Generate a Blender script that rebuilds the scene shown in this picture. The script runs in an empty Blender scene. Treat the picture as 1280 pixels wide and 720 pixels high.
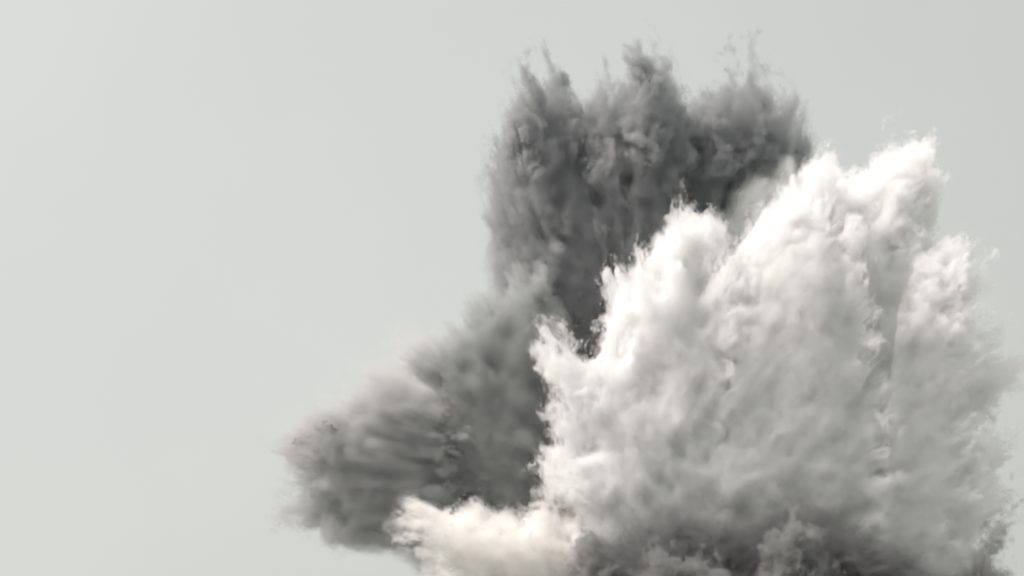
import bpy, bmesh, math, time
import numpy as np
from mathutils import Vector

T0 = time.perf_counter()
sc = bpy.context.scene
COL = sc.collection

# ------------------------------------------------------------------ camera
# The blast stands about 200 m away; 16 pixels of the photograph are one metre there.
CAM = Vector((0.0, -200.0, 2.0))
AIM = Vector((0.0, 0.0, 27.5))
cd = bpy.data.cameras.new('camera')
cam = bpy.data.objects.new('camera', cd)
COL.objects.link(cam)
cam.location = CAM
cam.rotation_euler = (AIM - CAM).to_track_quat('-Z', 'Y').to_euler()
cd.sensor_width = 36.0
cd.lens = 36.0 * (AIM - CAM).length / 80.0
cd.clip_start = 1.0
cd.clip_end = 20000.0
sc.camera = cam

# ------------------------------------------------------------------ sky and sun
SUN_EL, SUN_AZ = math.radians(56), math.radians(-92)     # azimuth from +Y (behind the blast) towards +X
w = bpy.data.worlds.new('World')
sc.world = w
w.use_nodes = True
nt = w.node_tree
nt.nodes.clear()
wo = nt.nodes.new('ShaderNodeOutputWorld')
bg = nt.nodes.new('ShaderNodeBackground')
sky = nt.nodes.new('ShaderNodeTexSky')
sky.sky_type = 'NISHITA'
sky.sun_disc = False
sky.sun_elevation = SUN_EL
sky.sun_rotation = SUN_AZ
sky.dust_density = 4.0
geo = nt.nodes.new('ShaderNodeTexCoord')
sep = nt.nodes.new('ShaderNodeSeparateXYZ')
# high overcast: an even pale grey-green veil of cloud over the sky, a little darker towards the right
ramp = nt.nodes.new('ShaderNodeMapRange')
ramp.inputs['From Min'].default_value = -0.22
ramp.inputs['From Max'].default_value = 0.22
veil = nt.nodes.new('ShaderNodeMix')
veil.data_type = 'RGBA'
veil.inputs['A'].default_value = (5.12, 5.25, 5.04, 1)
veil.inputs['B'].default_value = (4.30, 4.40, 4.14, 1)
cn = nt.nodes.new('ShaderNodeTexNoise')
cn.inputs['Scale'].default_value = 5.0
cn.inputs['Detail'].default_value = 5.0
cm = nt.nodes.new('ShaderNodeMapRange')
cm.inputs['To Min'].default_value = 0.93
cm.inputs['To Max'].default_value = 1.07
mul = nt.nodes.new('ShaderNodeVectorMath')
mul.operation = 'SCALE'
mix = nt.nodes.new('ShaderNodeMix')
mix.data_type = 'RGBA'
mix.inputs['Factor'].default_value = 0.94
bg.inputs['Strength'].default_value = 0.1
L = nt.links.new
L(geo.outputs['Generated'], sep.inputs[0])
L(geo.outputs['Generated'], cn.inputs['Vector'])
L(sep.outputs['X'], ramp.inputs['Value'])
L(ramp.outputs['Result'], veil.inputs['Factor'])
L(cn.outputs['Fac'], cm.inputs['Value'])
L(veil.outputs['Result'], mul.inputs[0])
L(cm.outputs['Result'], mul.inputs['Scale'])
L(sky.outputs[0], mix.inputs['A'])
L(mul.outputs[0], mix.inputs['B'])
L(mix.outputs['Result'], bg.inputs['Color'])
L(bg.outputs[0], wo.inputs['Surface'])

sd = bpy.data.lights.new('sun', 'SUN')
sd.energy = 3.1
sd.angle = math.radians(16)
sd.color = (1.0, 0.89, 0.865)
sun = bpy.data.objects.new('sun', sd)
COL.objects.link(sun)
sdir = Vector((math.sin(SUN_AZ) * math.cos(SUN_EL), math.cos(SUN_AZ) * math.cos(SUN_EL), math.sin(SUN_EL)))
sun.rotation_euler = sdir.to_track_quat('Z', 'Y').to_euler()

sc.view_settings.view_transform = 'Standard'
sc.view_settings.look = 'None'
sc.view_settings.exposure = 0.5
sc.view_settings.gamma = 1.0
cy = sc.cycles
cy.max_bounces = 20
cy.diffuse_bounces = 5
cy.volume_bounces = 16
cy.transparent_max_bounces = 16
cy.volume_step_rate = 1.5
cy.volume_max_steps = 256
cy.use_denoising = True
cy.use_adaptive_sampling = True
cy.adaptive_threshold = 0.02

# ------------------------------------------------------------------ helpers
def tag(o, label=None, cat=None, group=None, kind=None):
    for k, v in (('label', label), ('category', cat), ('group', group), ('kind', kind)):
        if v:
            o[k] = v

def P(px, py):
    return (px - 640.0) / 16.0, (720.0 - py) / 16.0 + 5.0

def spectral(n, power, seed, lo=1.0):
    """a tileable 3-D noise block with a 1/f**power spectrum, unit variance"""
    r = np.random.default_rng(seed)
    a = np.fft.rfftn(r.standard_normal((n, n, n)).astype(np.float32))
    k = np.fft.fftfreq(n) * n
    kz = np.fft.rfftfreq(n) * n
    kk = np.sqrt(k[:, None, None] ** 2 + k[None, :, None] ** 2 + kz[None, None, :] ** 2)
    kk[0, 0, 0] = 1
    f = kk ** (-power)
    f[kk < lo] = 0
    f[0, 0, 0] = 0
    b = np.fft.irfftn(a * f, s=(n, n, n)).astype(np.float32)
    return b / b.std()

NT = {'rough': spectral(96, 2.05, 3, 2.0), 'mid': spectral(96, 2.6, 5, 2.0), 'fine': spectral(96, 1.7, 9, 5.0)}

def tex(kind, x, y, z, scale, off=0.0):
    """trilinear look-up; one period of the block spans `scale` units"""
    t = NT[kind]
    n = t.shape[0]
    res = None
    def part(v, o):
        v = (v / scale + o) * n
        i = np.floor(v)
        f = (v - i).astype(np.float32)
        i = np.mod(i, n).astype(np.int32)
        return i, np.mod(i + 1, n), f * f * (3 - 2 * f)
    x0, x1, fx = part(x, off * 0.37)
    y0, y1, fy = part(y, off * 0.61 + 0.11)
    z0, z1, fz = part(z, off * 0.83 + 0.29)
    tf = t.ravel()
    def row(xi, yi):
        b = (xi * n + yi) * n
        a = tf[b + z0]
        return a + (tf[b + z1] - a) * fz
    a = row(x0, y0); a += (row(x0, y1) - a) * fy
    c = row(x1, y0); c += (row(x1, y1) - c) * fy
    return a + (c - a) * fx

def poly_sdf(poly, gx, gz):
    """signed distance to a closed outline (positive inside)"""
    X, Z = np.meshgrid(gx, gz, indexing='ij')
    d = np.full(X.shape, 1e9, np.float32)
    inside = np.zeros(X.shape, bool)
    n = len(poly)
    for i in range(n):
        x1, z1 = poly[i]; x2, z2 = poly[(i + 1) % n]
        ex, ez = x2 - x1, z2 - z1
        t = np.clip(((X - x1) * ex + (Z - z1) * ez) / (ex * ex + ez * ez + 1e-9), 0, 1)
        d = np.minimum(d, (X - x1 - t * ex) ** 2 + (Z - z1 - t * ez) ** 2)
        c = ((z1 > Z) != (z2 > Z)) & (X < (x2 - x1) * (Z - z1) / (z2 - z1 + 1e-12) + x1)
        inside ^= c
    d = np.sqrt(d)
    return np.where(inside, d, -d).astype(np.float32)

def lookup2(m, gx0, gz0, h, x, z):
    u = np.clip((x - gx0) / h, 0, m.shape[0] - 1.001)
    v = np.clip((z - gz0) / h, 0, m.shape[1] - 1.001)
    i = u.astype(np.int32); j = v.astype(np.int32)
    u = (u - i).astype(np.float32); v = (v - j).astype(np.float32)
    f = m.ravel(); b = i * m.shape[1] + j
    a = f[b]; a = a + (f[b + m.shape[1]] - a) * u
    c = f[b + 1]; c = c + (f[b + m.shape[1] + 1] - c) * u
    return a + (c - a) * v

def smoke_material(name, color, density, aniso=0.15):
    m = bpy.data.materials.new(name)
    m.use_nodes = True
    t = m.node_tree
    t.nodes.clear()
    o = t.nodes.new('ShaderNodeOutputMaterial')
    v = t.nodes.new('ShaderNodeVolumePrincipled')
    v.inputs['Color'].default_value = (*color, 1)
    v.inputs['Density'].default_value = density
    v.inputs['Anisotropy'].default_value = aniso
    t.links.new(v.outputs[0], o.inputs['Volume'])
    return m

def dust_material(name, color):
    m = bpy.data.materials.new(name)
    m.use_nodes = True
    t = m.node_tree
    t.nodes.clear()
    o = t.nodes.new('ShaderNodeOutputMaterial')
    d = t.nodes.new('ShaderNodeBsdfDiffuse')
    d.inputs['Roughness'].default_value = 1.0
    n = t.nodes.new('ShaderNodeTexNoise')
    n.inputs['Scale'].default_value = 0.6
    n.inputs['Detail'].default_value = 6
    c = t.nodes.new('ShaderNodeMix')
    c.data_type = 'RGBA'
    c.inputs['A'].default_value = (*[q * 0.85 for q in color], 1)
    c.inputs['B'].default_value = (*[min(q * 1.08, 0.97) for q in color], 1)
    g = t.nodes.new('ShaderNodeTexCoord')
    t.links.new(g.outputs['Object'], n.inputs['Vector'])
    t.links.new(n.outputs['Fac'], c.inputs['Factor'])
    t.links.new(c.outputs['Result'], d.inputs['Color'])
    t.links.new(d.outputs[0], o.inputs['Surface'])
    return m

def node_tree(kind, lo, hi, res, mat, thr=0.5):
    """Volume Cube whose density is read, voxel by voxel, from the values stored on the mesh; for the core it is then meshed"""
    g = bpy.data.node_groups.new(kind, 'GeometryNodeTree')
    g.interface.new_socket('Geometry', in_out='INPUT', socket_type='NodeSocketGeometry')
    g.interface.new_socket('Geometry', in_out='OUTPUT', socket_type='NodeSocketGeometry')
    N = g.nodes.new; K = g.links.new
    gi, go = N('NodeGroupInput'), N('NodeGroupOutput')
    vc = N('GeometryNodeVolumeCube')
    vc.inputs['Min'].default_value = lo
    vc.inputs['Max'].default_value = hi
    for a, r in zip('XYZ', res):
        vc.inputs['Resolution ' + a].default_value = int(r)
    pos = N('GeometryNodeInputPosition')
    sub = N('ShaderNodeVectorMath'); sub.operation = 'SUBTRACT'; sub.inputs[1].default_value = lo
    mul = N('ShaderNodeVectorMath'); mul.operation = 'MULTIPLY'
    mul.inputs[1].default_value = [(r - 1) / (b - a) for a, b, r in zip(lo, hi, res)]
    add = N('ShaderNodeVectorMath'); add.operation = 'ADD'; add.inputs[1].default_value = (0.5, 0.5, 0.5)
    fl = N('ShaderNodeVectorMath'); fl.operation = 'FLOOR'
    K(pos.outputs[0], sub.inputs[0]); K(sub.outputs[0], mul.inputs[0]); K(mul.outputs[0], add.inputs[0]); K(add.outputs[0], fl.inputs[0])
    sp = N('ShaderNodeSeparateXYZ'); K(fl.outputs[0], sp.inputs[0])
    toi = []
    for a in 'XYZ':
        f = N('FunctionNodeFloatToInt'); f.rounding_mode = 'ROUND'; K(sp.outputs[a], f.inputs[0]); toi.append(f)
    def im(op, a, b):
        n = N('FunctionNodeIntegerMath'); n.operation = op; K(a, n.inputs[0])
        if isinstance(b, int): n.inputs[1].default_value = b
        else: K(b, n.inputs[1])
        return n.outputs[0]
    i = im('MULTIPLY', toi[0].outputs[0], int(res[1])); i = im('ADD', i, toi[1].outputs[0])
    i = im('MULTIPLY', i, int(res[2])); i = im('ADD', i, toi[2].outputs[0])
    si = N('GeometryNodeSampleIndex'); si.data_type = 'FLOAT'; si.domain = 'POINT'; si.clamp = True
    na = N('GeometryNodeInputNamedAttribute'); na.data_type = 'FLOAT'; na.inputs[0].default_value = 'amount'
    K(gi.outputs[0], si.inputs['Geometry']); K(na.outputs[0], si.inputs['Value']); K(i, si.inputs['Index'])
    K(si.outputs[0], vc.inputs['Density'])
    out = vc.outputs[0]
    if kind == 'core':
        vm = N('GeometryNodeVolumeToMesh'); K(out, vm.inputs['Volume']); vm.inputs['Threshold'].default_value = thr
        ss = N('GeometryNodeSetShadeSmooth'); K(vm.outputs[0], ss.inputs[0]); out = ss.outputs[0]
    sm = N('GeometryNodeSetMaterial'); sm.inputs['Material'].default_value = mat
    K(out, sm.inputs['Geometry']); K(sm.outputs[0], go.inputs[0])
    return g

def carrier(name, values):
    me = bpy.data.meshes.new(name)
    me.vertices.add(values.size)
    a = me.attributes.new('amount', 'FLOAT', 'POINT')
    a.data.foreach_set('value', np.ascontiguousarray(values, np.float32).ravel())
    return me

def sstep(a, b, x):
    t = np.clip((x - a) / (b - a), 0, 1)
    return t * t * (3 - 2 * t)

def field(lobes, h, origin, radial, streaks, warp, warp_scale, bumps, fine, soft, seed, inner, stretch, softfn, core, ridge, deep, tuft, merge, vary, mg=None):
    """how much smoke stands in each voxel. A lobe is (outline, y centre, greatest half thickness, thickness factor)."""
    L_ = []
    for pts, yc, R, ys in lobes:
        poly = [P(*p) for p in pts]
        xs = [p[0] for p in poly]; zs = [p[1] for p in poly]
        g0 = min(xs) - 12, min(zs) - 12
        sdf = poly_sdf(poly, np.arange(g0[0], max(xs) + 12, 0.2), np.arange(g0[1], max(zs) + 12, 0.2))
        L_.append((sdf, g0, yc, min(R, float(sdf.max())), ys, min(xs), max(xs), min(zs), max(zs)))
    mg = mg or radial * 0.9 + tuft * 0.6 + warp * 0.7 + bumps * 0.6 + 0.4
    lo = (min(l[5] for l in L_) - mg, min(l[2] - l[3] * l[4] for l in L_) - mg, max(min(l[7] for l in L_) - mg, 0.02))
    hi = (max(l[6] for l in L_) + mg, max(l[2] + l[3] * l[4] for l in L_) + mg, max(l[8] for l in L_) + mg)
    res = [int((b - a) / h) + 1 for a, b in zip(lo, hi)]
    ax = [np.linspace(a, b, r, dtype=np.float32) for a, b, r in zip(lo, hi, res)]
    ox, oz = P(*origin); oy = sum(l[2] for l in L_) / len(L_) * 0.6
    amount = np.zeros(res, np.float32); solid = np.zeros(res, np.float32)
    step = max(1, int(1.5e6 // (res[1] * res[2])))

    def shape(x, y, z):
        f = None; d = None
        for sdf, g0, yc, Rm, ys, *_ in L_:
            dd = lookup2(sdf, g0[0], g0[1], 0.2, x, z)
            ff = Rm - np.sqrt(np.maximum(Rm - dd, 0) ** 2 + ((y - yc) / ys) ** 2)
            if f is None: f, d = ff, dd
            else:
                k = merge
                m = np.maximum(f, ff); e = np.maximum(k - np.abs(f - ff), 0) / k
                d = np.where(ff > f, dd, d)
                f = m + e * e * k * 0.25
        return f, d

    for s in range(0, res[0], step):
        X, Y, Z = np.meshgrid(ax[0][s:s + step], ax[1], ax[2], indexing='ij')
        shp = X.shape
        X, Y, Z = X.ravel(), Y.ravel(), Z.ravel()
        f0, d0 = shape(X, Y, Z)
        D = np.zeros(X.shape, np.float32); F = np.zeros(X.shape, np.float32)
        F[f0 > mg + core + 2] = 1; D[f0 > mg + core + 2] = 1
        near = np.nonzero((f0 > -mg) & (f0 <= mg + core + 2))[0]
        if near.size:
            x, y, z = X[near], Y[near], Z[near]
            dx, dy, dz = x - ox, y - oy, z - oz
            r = np.sqrt(dx * dx + dy * dy + dz * dz) + 1e-3
            ux, uy, uz = dx / r, dy / r, dz / r
            k = 34.0 * r / np.sqrt(r * r + 260.0) + (stretch - 0.06) * r                       # streaks run outwards from the blast
            wob = tex('mid', x, y, z, 26.0, seed + 0.7) * 1.3
            n1 = tex('mid', ux * k + wob * 0.5, uy * k, uz * k + wob * 0.3, streaks, seed)
            n2 = tex('mid', ux * k + wob * 0.5, uy * k + wob * 0.2, uz * k, streaks * 0.42, seed + 0.4)
            w1 = tex('mid', x, y, z, warp_scale, seed + 0.2)
            w2 = tex('mid', x, y, z, warp_scale, seed + 0.9)
            att = 1 - (1 - inner) * sstep(0.6, 4.0, d0[near])     # torn rims, smoother faces
            n3 = tex('mid', ux * k + wob * 0.5, uy * k, uz * k - wob * 0.3, streaks * 0.22, seed + 0.77)
            rim = 1 - sstep(0.3, 3.5, d0[near])
            rr = radial * (ridge * (1.25 * np.abs(n1) - 0.95) + (1 - ridge) * n1 + 0.3 * n2) * att + tuft * (1.25 * np.abs(n3) - 0.95) * rim
            wa = warp * (0.5 + 0.5 * att)
            xx = x + ux * rr + wa * w1 * 0.5
            zz = z + uz * rr + wa * w2 * 0.5
            yy = y + uy * rr + wa * w1 * w2 * 0.35
            f, _ = shape(xx, yy, zz)
            b = tex('rough', x + w1 * 0.8, y, z + w2 * 0.8, 7.5, seed + 0.55)
            fn = tex('fine', ux * k + w1 * 0.3, uy * k, uz * k + w2 * 0.3, 7.0, seed + 0.15)
            f = f + (bumps * 0.5 * b + fine * 0.4 * fn) * att
            so = (soft if softfn is None else softfn(x, y, z)) + deep * sstep(0.8, 5.0, d0[near])
            de = np.clip(f / so, 0, 1)
            D[near] = de * de * (3 - 2 * de) * np.clip(1 + vary * n2 + 0.5 * vary * n1, 0.15, 2.2)
            F[near] = np.clip(0.5 + 0.5 * (f - core - np.maximum(so - soft, 0) * 0.85), 0, 1)
        amount[s:s + step] = D.reshape(shp); solid[s:s + step] = F.reshape(shp)
    for arr in (amount, solid):
        arr[0] = arr[-1] = 0; arr[:, 0] = arr[:, -1] = 0; arr[:, :, 0] = arr[:, :, -1] = 0
    return lo, hi, res, amount, solid

def veil(name, parent, lo, hi, res, amount, color, density, aniso):
    vm = smoke_material(name, color, density, aniso)
    ob = bpy.data.objects.new(name, carrier(name, amount)); COL.objects.link(ob); ob.parent = parent
    ob.data.materials.append(vm)
    md = ob.modifiers.new('veil', 'NODES'); md.node_group = node_tree('veil', lo, hi, res, vm)
    return ob

DEF = dict(h=0.16, origin=(800, 770), radial=1.6, streaks=16.0, warp=0.7, warp_scale=11.0, bumps=0.45, fine=0.35, ridge=0.6, deep=1.5, tuft=0.8, merge=1.6, vary=0.3, soft=0.6,
           seed=0.0, inner=0.3, stretch=0.22, softfn=None, core=1.4)

def gas(name, part, lobes, label, cat, color, core_color, density=5.0, aniso=0.15, group=None, **kw):
    t0 = time.perf_counter()
    kw = {**DEF, **kw}
    lo, hi, res, amount, solid = field(lobes, **kw)
    # the dense heart of the cloud, a closed mesh
    c2 = solid[::2, ::2, ::2]
    hi2 = tuple(a + (n2 - 1) * 2 * (b - a) / (n - 1) for a, b, n, n2 in zip(lo, hi, res, c2.shape))
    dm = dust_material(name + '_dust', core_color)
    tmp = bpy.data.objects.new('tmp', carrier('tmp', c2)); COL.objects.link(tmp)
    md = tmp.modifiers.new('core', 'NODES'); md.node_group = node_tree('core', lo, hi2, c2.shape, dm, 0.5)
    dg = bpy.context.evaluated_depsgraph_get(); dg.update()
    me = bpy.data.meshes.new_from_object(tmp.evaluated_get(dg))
    tmd = tmp.data
    bpy.data.objects.remove(tmp); bpy.data.meshes.remove(tmd)
    keep_largest(me)
    me.name = name
    root = bpy.data.objects.new(name, me); COL.objects.link(root)
    if not me.materials: me.materials.append(dm)
    tag(root, label, cat, group, 'stuff' if name == 'ground_dust' else 'thing')
    veil(part, root, lo, hi, res, amount, color, density, aniso)
    print(f'{name}: {res} {amount.size/1e6:.1f}M voxels, core {len(me.polygons)} faces, {time.perf_counter()-t0:.1f}s', flush=True)
    return root

def keep_largest(me):
    """drop stray crumbs of the meshed heart, so that it is one body"""
    nv, ne = len(me.vertices), len(me.edges)
    if nv == 0: return
    e = np.empty(ne * 2, np.int32); me.edges.foreach_get('vertices', e); e = e.reshape(-1, 2)
    lab = np.arange(nv)
    while True:
        m = np.minimum(lab[e[:, 0]], lab[e[:, 1]])
        new = lab.copy()
        np.minimum.at(new, e[:, 0], m); np.minimum.at(new, e[:, 1], m)
        np.minimum.at(new, lab[e[:, 0]], m); np.minimum.at(new, lab[e[:, 1]], m)
        new = new[new]
        if (new == lab).all(): break
        lab = new
    u, c = np.unique(lab, return_counts=True)
    if len(u) == 1: return
    best = u[c.argmax()]
    bm = bmesh.new(); bm.from_mesh(me); bm.verts.ensure_lookup_table()
    bmesh.ops.delete(bm, geom=[bm.verts[i] for i in np.nonzero(lab != best)[0]], context='VERTS')
    bm.to_mesh(me); bm.free()

def mist(name, parent, lobes, color, density=0.3, aniso=0.3, **kw):
    kw = {**DEF, **kw}
    lo, hi, res, amount, solid = field(lobes, **kw)
    return veil(name, parent, lo, hi, res, amount, color, density, aniso)

# ------------------------------------------------------------------ ground
def ground():
    me = bpy.data.meshes.new('ground')
    s = 9000
    me.from_pydata([(-s, -s, 0), (s, -s, 0), (s, s, 0), (-s, s, 0)], [], [(0, 1, 2, 3)])
    o = bpy.data.objects.new('ground', me); COL.objects.link(o)
    m = bpy.data.materials.new('bare_earth'); m.use_nodes = True
    b = m.node_tree.nodes['Principled BSDF']; b.inputs['Roughness'].default_value = 0.95
    n = m.node_tree.nodes.new('ShaderNodeTexNoise'); n.inputs['Scale'].default_value = 0.08; n.inputs['Detail'].default_value = 10
    c = m.node_tree.nodes.new('ShaderNodeValToRGB')
    c.color_ramp.elements[0].position = 0.35; c.color_ramp.elements[0].color = (0.20, 0.205, 0.20, 1)
    c.color_ramp.elements[1].position = 0.7; c.color_ramp.elements[1].color = (0.33, 0.335, 0.32, 1)
    g = m.node_tree.nodes.new('ShaderNodeTexCoord')
    m.node_tree.links.new(g.outputs['Object'], n.inputs['Vector'])
    m.node_tree.links.new(n.outputs['Fac'], c.inputs['Fac'])
    m.node_tree.links.new(c.outputs['Color'], b.inputs['Base Color'])
    me.materials.append(m)
    tag(o, kind='structure')
ground()

# ------------------------------------------------------------------ the clouds of the blast
DARK = (0.59, 0.607, 0.612)
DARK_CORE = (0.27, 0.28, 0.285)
WHITE = (0.988, 0.989, 0.986)
WHITE_CORE = (0.95, 0.955, 0.945)
GREY = (0.86, 0.87, 0.862)
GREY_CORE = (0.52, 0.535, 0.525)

def soft_column(x, y, z):
    return 0.7 + 0.7 * sstep(17.0, 23.5, x) + 1.8 * sstep(2.0, -2.5, x) * sstep(42, 34, z) + 1.2 * sstep(34.0, 26.0, z)

# tall dark column at the back
gas('dark_smoke', 'smoke_veil', [
    ([(560, 760), (590, 640), (625, 560), (640, 440), (622, 400), (606, 330), (602, 260), (610, 200), (626, 158), (636, 120), (650, 98),
      (680, 92), (706, 102), (724, 124), (742, 140), (756, 160), (790, 200), (840, 300), (860, 450), (860, 760)], 8.0, 6.5, 1.0),
    ([(700, 300), (730, 140), (750, 112), (768, 122), (786, 112), (800, 90), (832, 86), (850, 106), (868, 140), (888, 200), (860, 320),
      (780, 400)], 6.0, 5.0, 1.0),
    # single jets standing out of the top
    *[([(x - w, y + 150), (x - w * 0.9, y + 60), (x - w * 0.3, y), (x + w * 0.35, y), (x + w * 0.9, y + 55), (x + w, y + 150)], yy, 2.0, 1.1)
      for x, y, w, yy in ((662, 58, 26, 3.5), (694, 62, 24, 5.5), (758, 72, 20, 2.5), (814, 46, 26, 1.5), (842, 60, 20, 4.0),
                          (906, 60, 20, 3.0), (950, 38, 20, 3.5), (988, 84, 22, 5.0), (1014, 92, 12, 6.0))],
    ([(790, 500), (800, 320), (816, 180), (846, 140), (868, 132), (884, 112), (910, 92), (922, 110), (934, 100), (950, 80), (966, 104), (984, 110),
      (1000, 126), (1014, 136), (1022, 160), (1026, 200), (1020, 225), (1000, 290), (980, 400), (960, 520), (940, 640), (880, 640)],
     9.0, 7.0, 1.0)],
    'tall dark grey smoke column with ragged dark tufts along its top, behind the white spray', 'smoke',
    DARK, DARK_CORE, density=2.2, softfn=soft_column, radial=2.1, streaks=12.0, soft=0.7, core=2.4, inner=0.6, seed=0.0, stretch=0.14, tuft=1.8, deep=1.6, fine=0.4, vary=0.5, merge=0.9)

# lower grey shoulder left of the column
gas('grey_smoke', 'smoke_veil', [
    ([(640, 330), (612, 366), (584, 384), (560, 404), (535, 424), (500, 434), (514, 460), (530, 480), (534, 520), (530, 570), (548, 640), (600, 690), (700, 680),
      (740, 560), (730, 430), (690, 340)], 3.0, 6.0, 1.0)],
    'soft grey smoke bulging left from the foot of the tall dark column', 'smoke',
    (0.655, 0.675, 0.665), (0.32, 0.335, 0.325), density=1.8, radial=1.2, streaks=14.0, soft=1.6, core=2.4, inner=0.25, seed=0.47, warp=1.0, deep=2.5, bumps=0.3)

# cloud drifting off to the left
def soft_left(x, y, z):
    return 0.8 + 4.0 * sstep(14.5, 20.0, z - 0.25 * (x + 20)) + 2.0 * sstep(9.0, 6.0, z)
drift = gas('drifting_smoke', 'smoke_veil', [
    ([(352, 560), (372, 540), (410, 510), (450, 474), (490, 452), (530, 450), (570, 540), (570, 640), (545, 710), (500, 706), (455, 684), (424, 690),
      (392, 652), (346, 660), (378, 630), (374, 606), (350, 596), (372, 580)], 1.0, 4.5, 1.1)],
    'low grey smoke drifting out to the far left with curled ragged tips', 'smoke',
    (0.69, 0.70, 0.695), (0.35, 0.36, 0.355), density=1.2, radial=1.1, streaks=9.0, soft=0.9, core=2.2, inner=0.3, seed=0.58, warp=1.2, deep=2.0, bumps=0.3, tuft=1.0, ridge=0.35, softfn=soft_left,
    origin=(900, 640))
mist('pale_mist', drift, [
    ([(325, 552), (350, 525), (390, 500), (440, 440), (500, 400), (560, 380), (600, 420), (590, 560), (520, 580), (430, 560), (360, 580)],
     2.0, 4.0, 1.2)], (0.95, 0.93, 0.90), density=0.16, soft=3.0, radial=1.2, seed=0.2, h=0.3)

# the white spray
gas('pale_grey_smoke', 'smoke_veil', [
    ([(850, 420), (866, 310), (880, 258), (915, 222), (955, 204), (1000, 184), (1022, 196), (1026, 250), (1010, 330), (980, 470),
      (900, 500)], 2.5, 4.0, 1.0)],
    'pale grey green smoke filling the gap between the dark column and the white spray', 'smoke',
    (0.82, 0.84, 0.828), (0.48, 0.50, 0.488), density=1.0, radial=1.0, streaks=12.0, soft=1.6, core=1.8, inner=0.3, seed=0.66,
    deep=1.5, bumps=0.3)

gas('white_spray', 'spray_veil', [
    # the broad body behind the lobes
    ([(740, 760), (740, 580), (750, 500), (790, 420), (830, 370), (900, 380), (960, 310), (1020, 262), (1060, 256), (1104, 214),
      (1150, 240), (1140, 310), (1176, 360), (1190, 440), (1206, 500), (1196, 620), (1170, 760)], 1.0, 7.5, 1.0),
    # left tower with its small side horn
    ([(700, 760), (708, 690), (690, 640), (688, 590), (700, 540), (694, 520), (676, 475), (678, 444), (696, 438), (724, 466), (752, 470),
      (756, 400), (762, 366), (782, 364), (806, 344), (828, 312), (850, 288), (870, 284), (884, 306), (902, 345), (930, 420), (940, 760)],
     -2.5, 6.0, 1.0),
    # middle ridge climbing to the right
    ([(830, 760), (850, 560), (880, 420), (910, 345), (955, 286), (985, 250), (1015, 222), (1036, 262), (1076, 310), (1090, 400),
      (1106, 500), (1110, 620), (1090, 760)], -2.5, 6.5, 1.0),
    # tall right-hand horn, further back
    ([(960, 700), (980, 420), (1010, 290), (1052, 238), (1082, 218), (1112, 204), (1152, 176), (1158, 206), (1172, 222), (1176, 246),
      (1160, 284), (1140, 330), (1150, 480), (1130, 700)], 1.5, 6.5, 1.0),
    # right flank
    ([(1030, 760), (1060, 500), (1100, 380), (1130, 360), (1160, 322), (1186, 338), (1206, 372), (1186, 404), (1204, 436), (1236, 484),
      (1212, 522), (1202, 546), (1228, 584), (1214, 616), (1216, 650), (1180, 690), (1170, 760)], -3.2, 6.5, 1.0)],
    'huge bright white cloud of spray with a torn pointed rim, filling the right half', 'spray cloud',
    WHITE, WHITE_CORE, density=2.4, radial=2.0, streaks=18.0, soft=0.6, core=2.3, inner=0.38, seed=0.31, aniso=0.1, h=0.14, fine=0.6, tuft=1.5, merge=3.2)

# small white puff low on the left
gas('low_white_puff', 'spray_veil', [
    ([(508, 664), (524, 652), (510, 628), (530, 624), (552, 640), (580, 634), (640, 648), (690, 640), (740, 670), (740, 760), (540, 770),
      (545, 712), (528, 690)], -4.5, 4.5, 1.0)],
    'small cream white puff of spray with hooked tips, low beside the dark base', 'spray cloud',
    (0.982, 0.978, 0.965), WHITE_CORE, density=2.0, radial=0.9, streaks=10.0, soft=0.9, core=1.3, inner=0.3, seed=0.12)

# dark dust thrown up round the foot of the blast
gas('ground_dust', 'dust_veil', [
    ([(690, 800), (740, 700), (800, 640), (850, 616), (900, 640), (950, 600), (1010, 620), (1050, 660), (1080, 680), (1100, 720),
      (1120, 800)], -8.0, 4.5, 1.0)],
    'dark brownish dust hanging in front of the foot of the white spray', 'dust cloud',
    (0.33, 0.338, 0.334), (0.11, 0.114, 0.112), density=1.3, radial=2.4, streaks=9.0, soft=1.0, core=3.0, softfn=lambda x, y, z: 1.0 + 6.0 * sstep(5.0, 11.0, z), inner=1.0, seed=0.93,
    deep=2.0, tuft=1.6, bumps=0.6, stretch=0.12, h=0.18)

# dark earth bursts along the base
for nm, pts, yc, lab in (
    ('dirt_burst', [(700, 760), (712, 700), (722, 668), (736, 668), (752, 690), (764, 715), (790, 760)], -12.5,
     'dark burst of dirt between the low cream puff and the white spray'),
    ('dirt_burst', [(770, 770), (780, 730), (800, 694), (820, 690), (842, 706), (870, 700), (900, 735), (920, 770)], -13.0,
     'wide low dark burst of dirt under the left part of the white spray'),
    ('dirt_burst', [(915, 770), (925, 715), (938, 672), (962, 652), (986, 662), (992, 700), (1010, 722), (1040, 770)], -13.5,
     'round-headed grey burst of dirt standing in front of the middle of the white spray'),
    ('dirt_burst', [(1120, 780), (1150, 728), (1180, 700), (1200, 670), (1222, 642), (1240, 632), (1226, 668), (1206, 704), (1230, 740),
      (1240, 780)], -9.0,
     'slanting dark burst of dirt at the lower right corner of the white spray')):
    gas(nm, 'dust_veil', [(pts, yc, 2.4, 1.0)], lab, 'dirt burst', (0.46, 0.47, 0.46), (0.16, 0.165, 0.16), density=2.6,
        origin=(960, 960), radial=0.9, streaks=7.0, warp=0.8, warp_scale=5.0, bumps=0.5, fine=0.15, soft=1.0, core=1.5, inner=0.8, deep=0.3, tuft=0.5, seed=0.05 * yc,
        h=0.11, group='dark dirt bursts along the base of the spray')

print('script', time.perf_counter() - T0, flush=True)
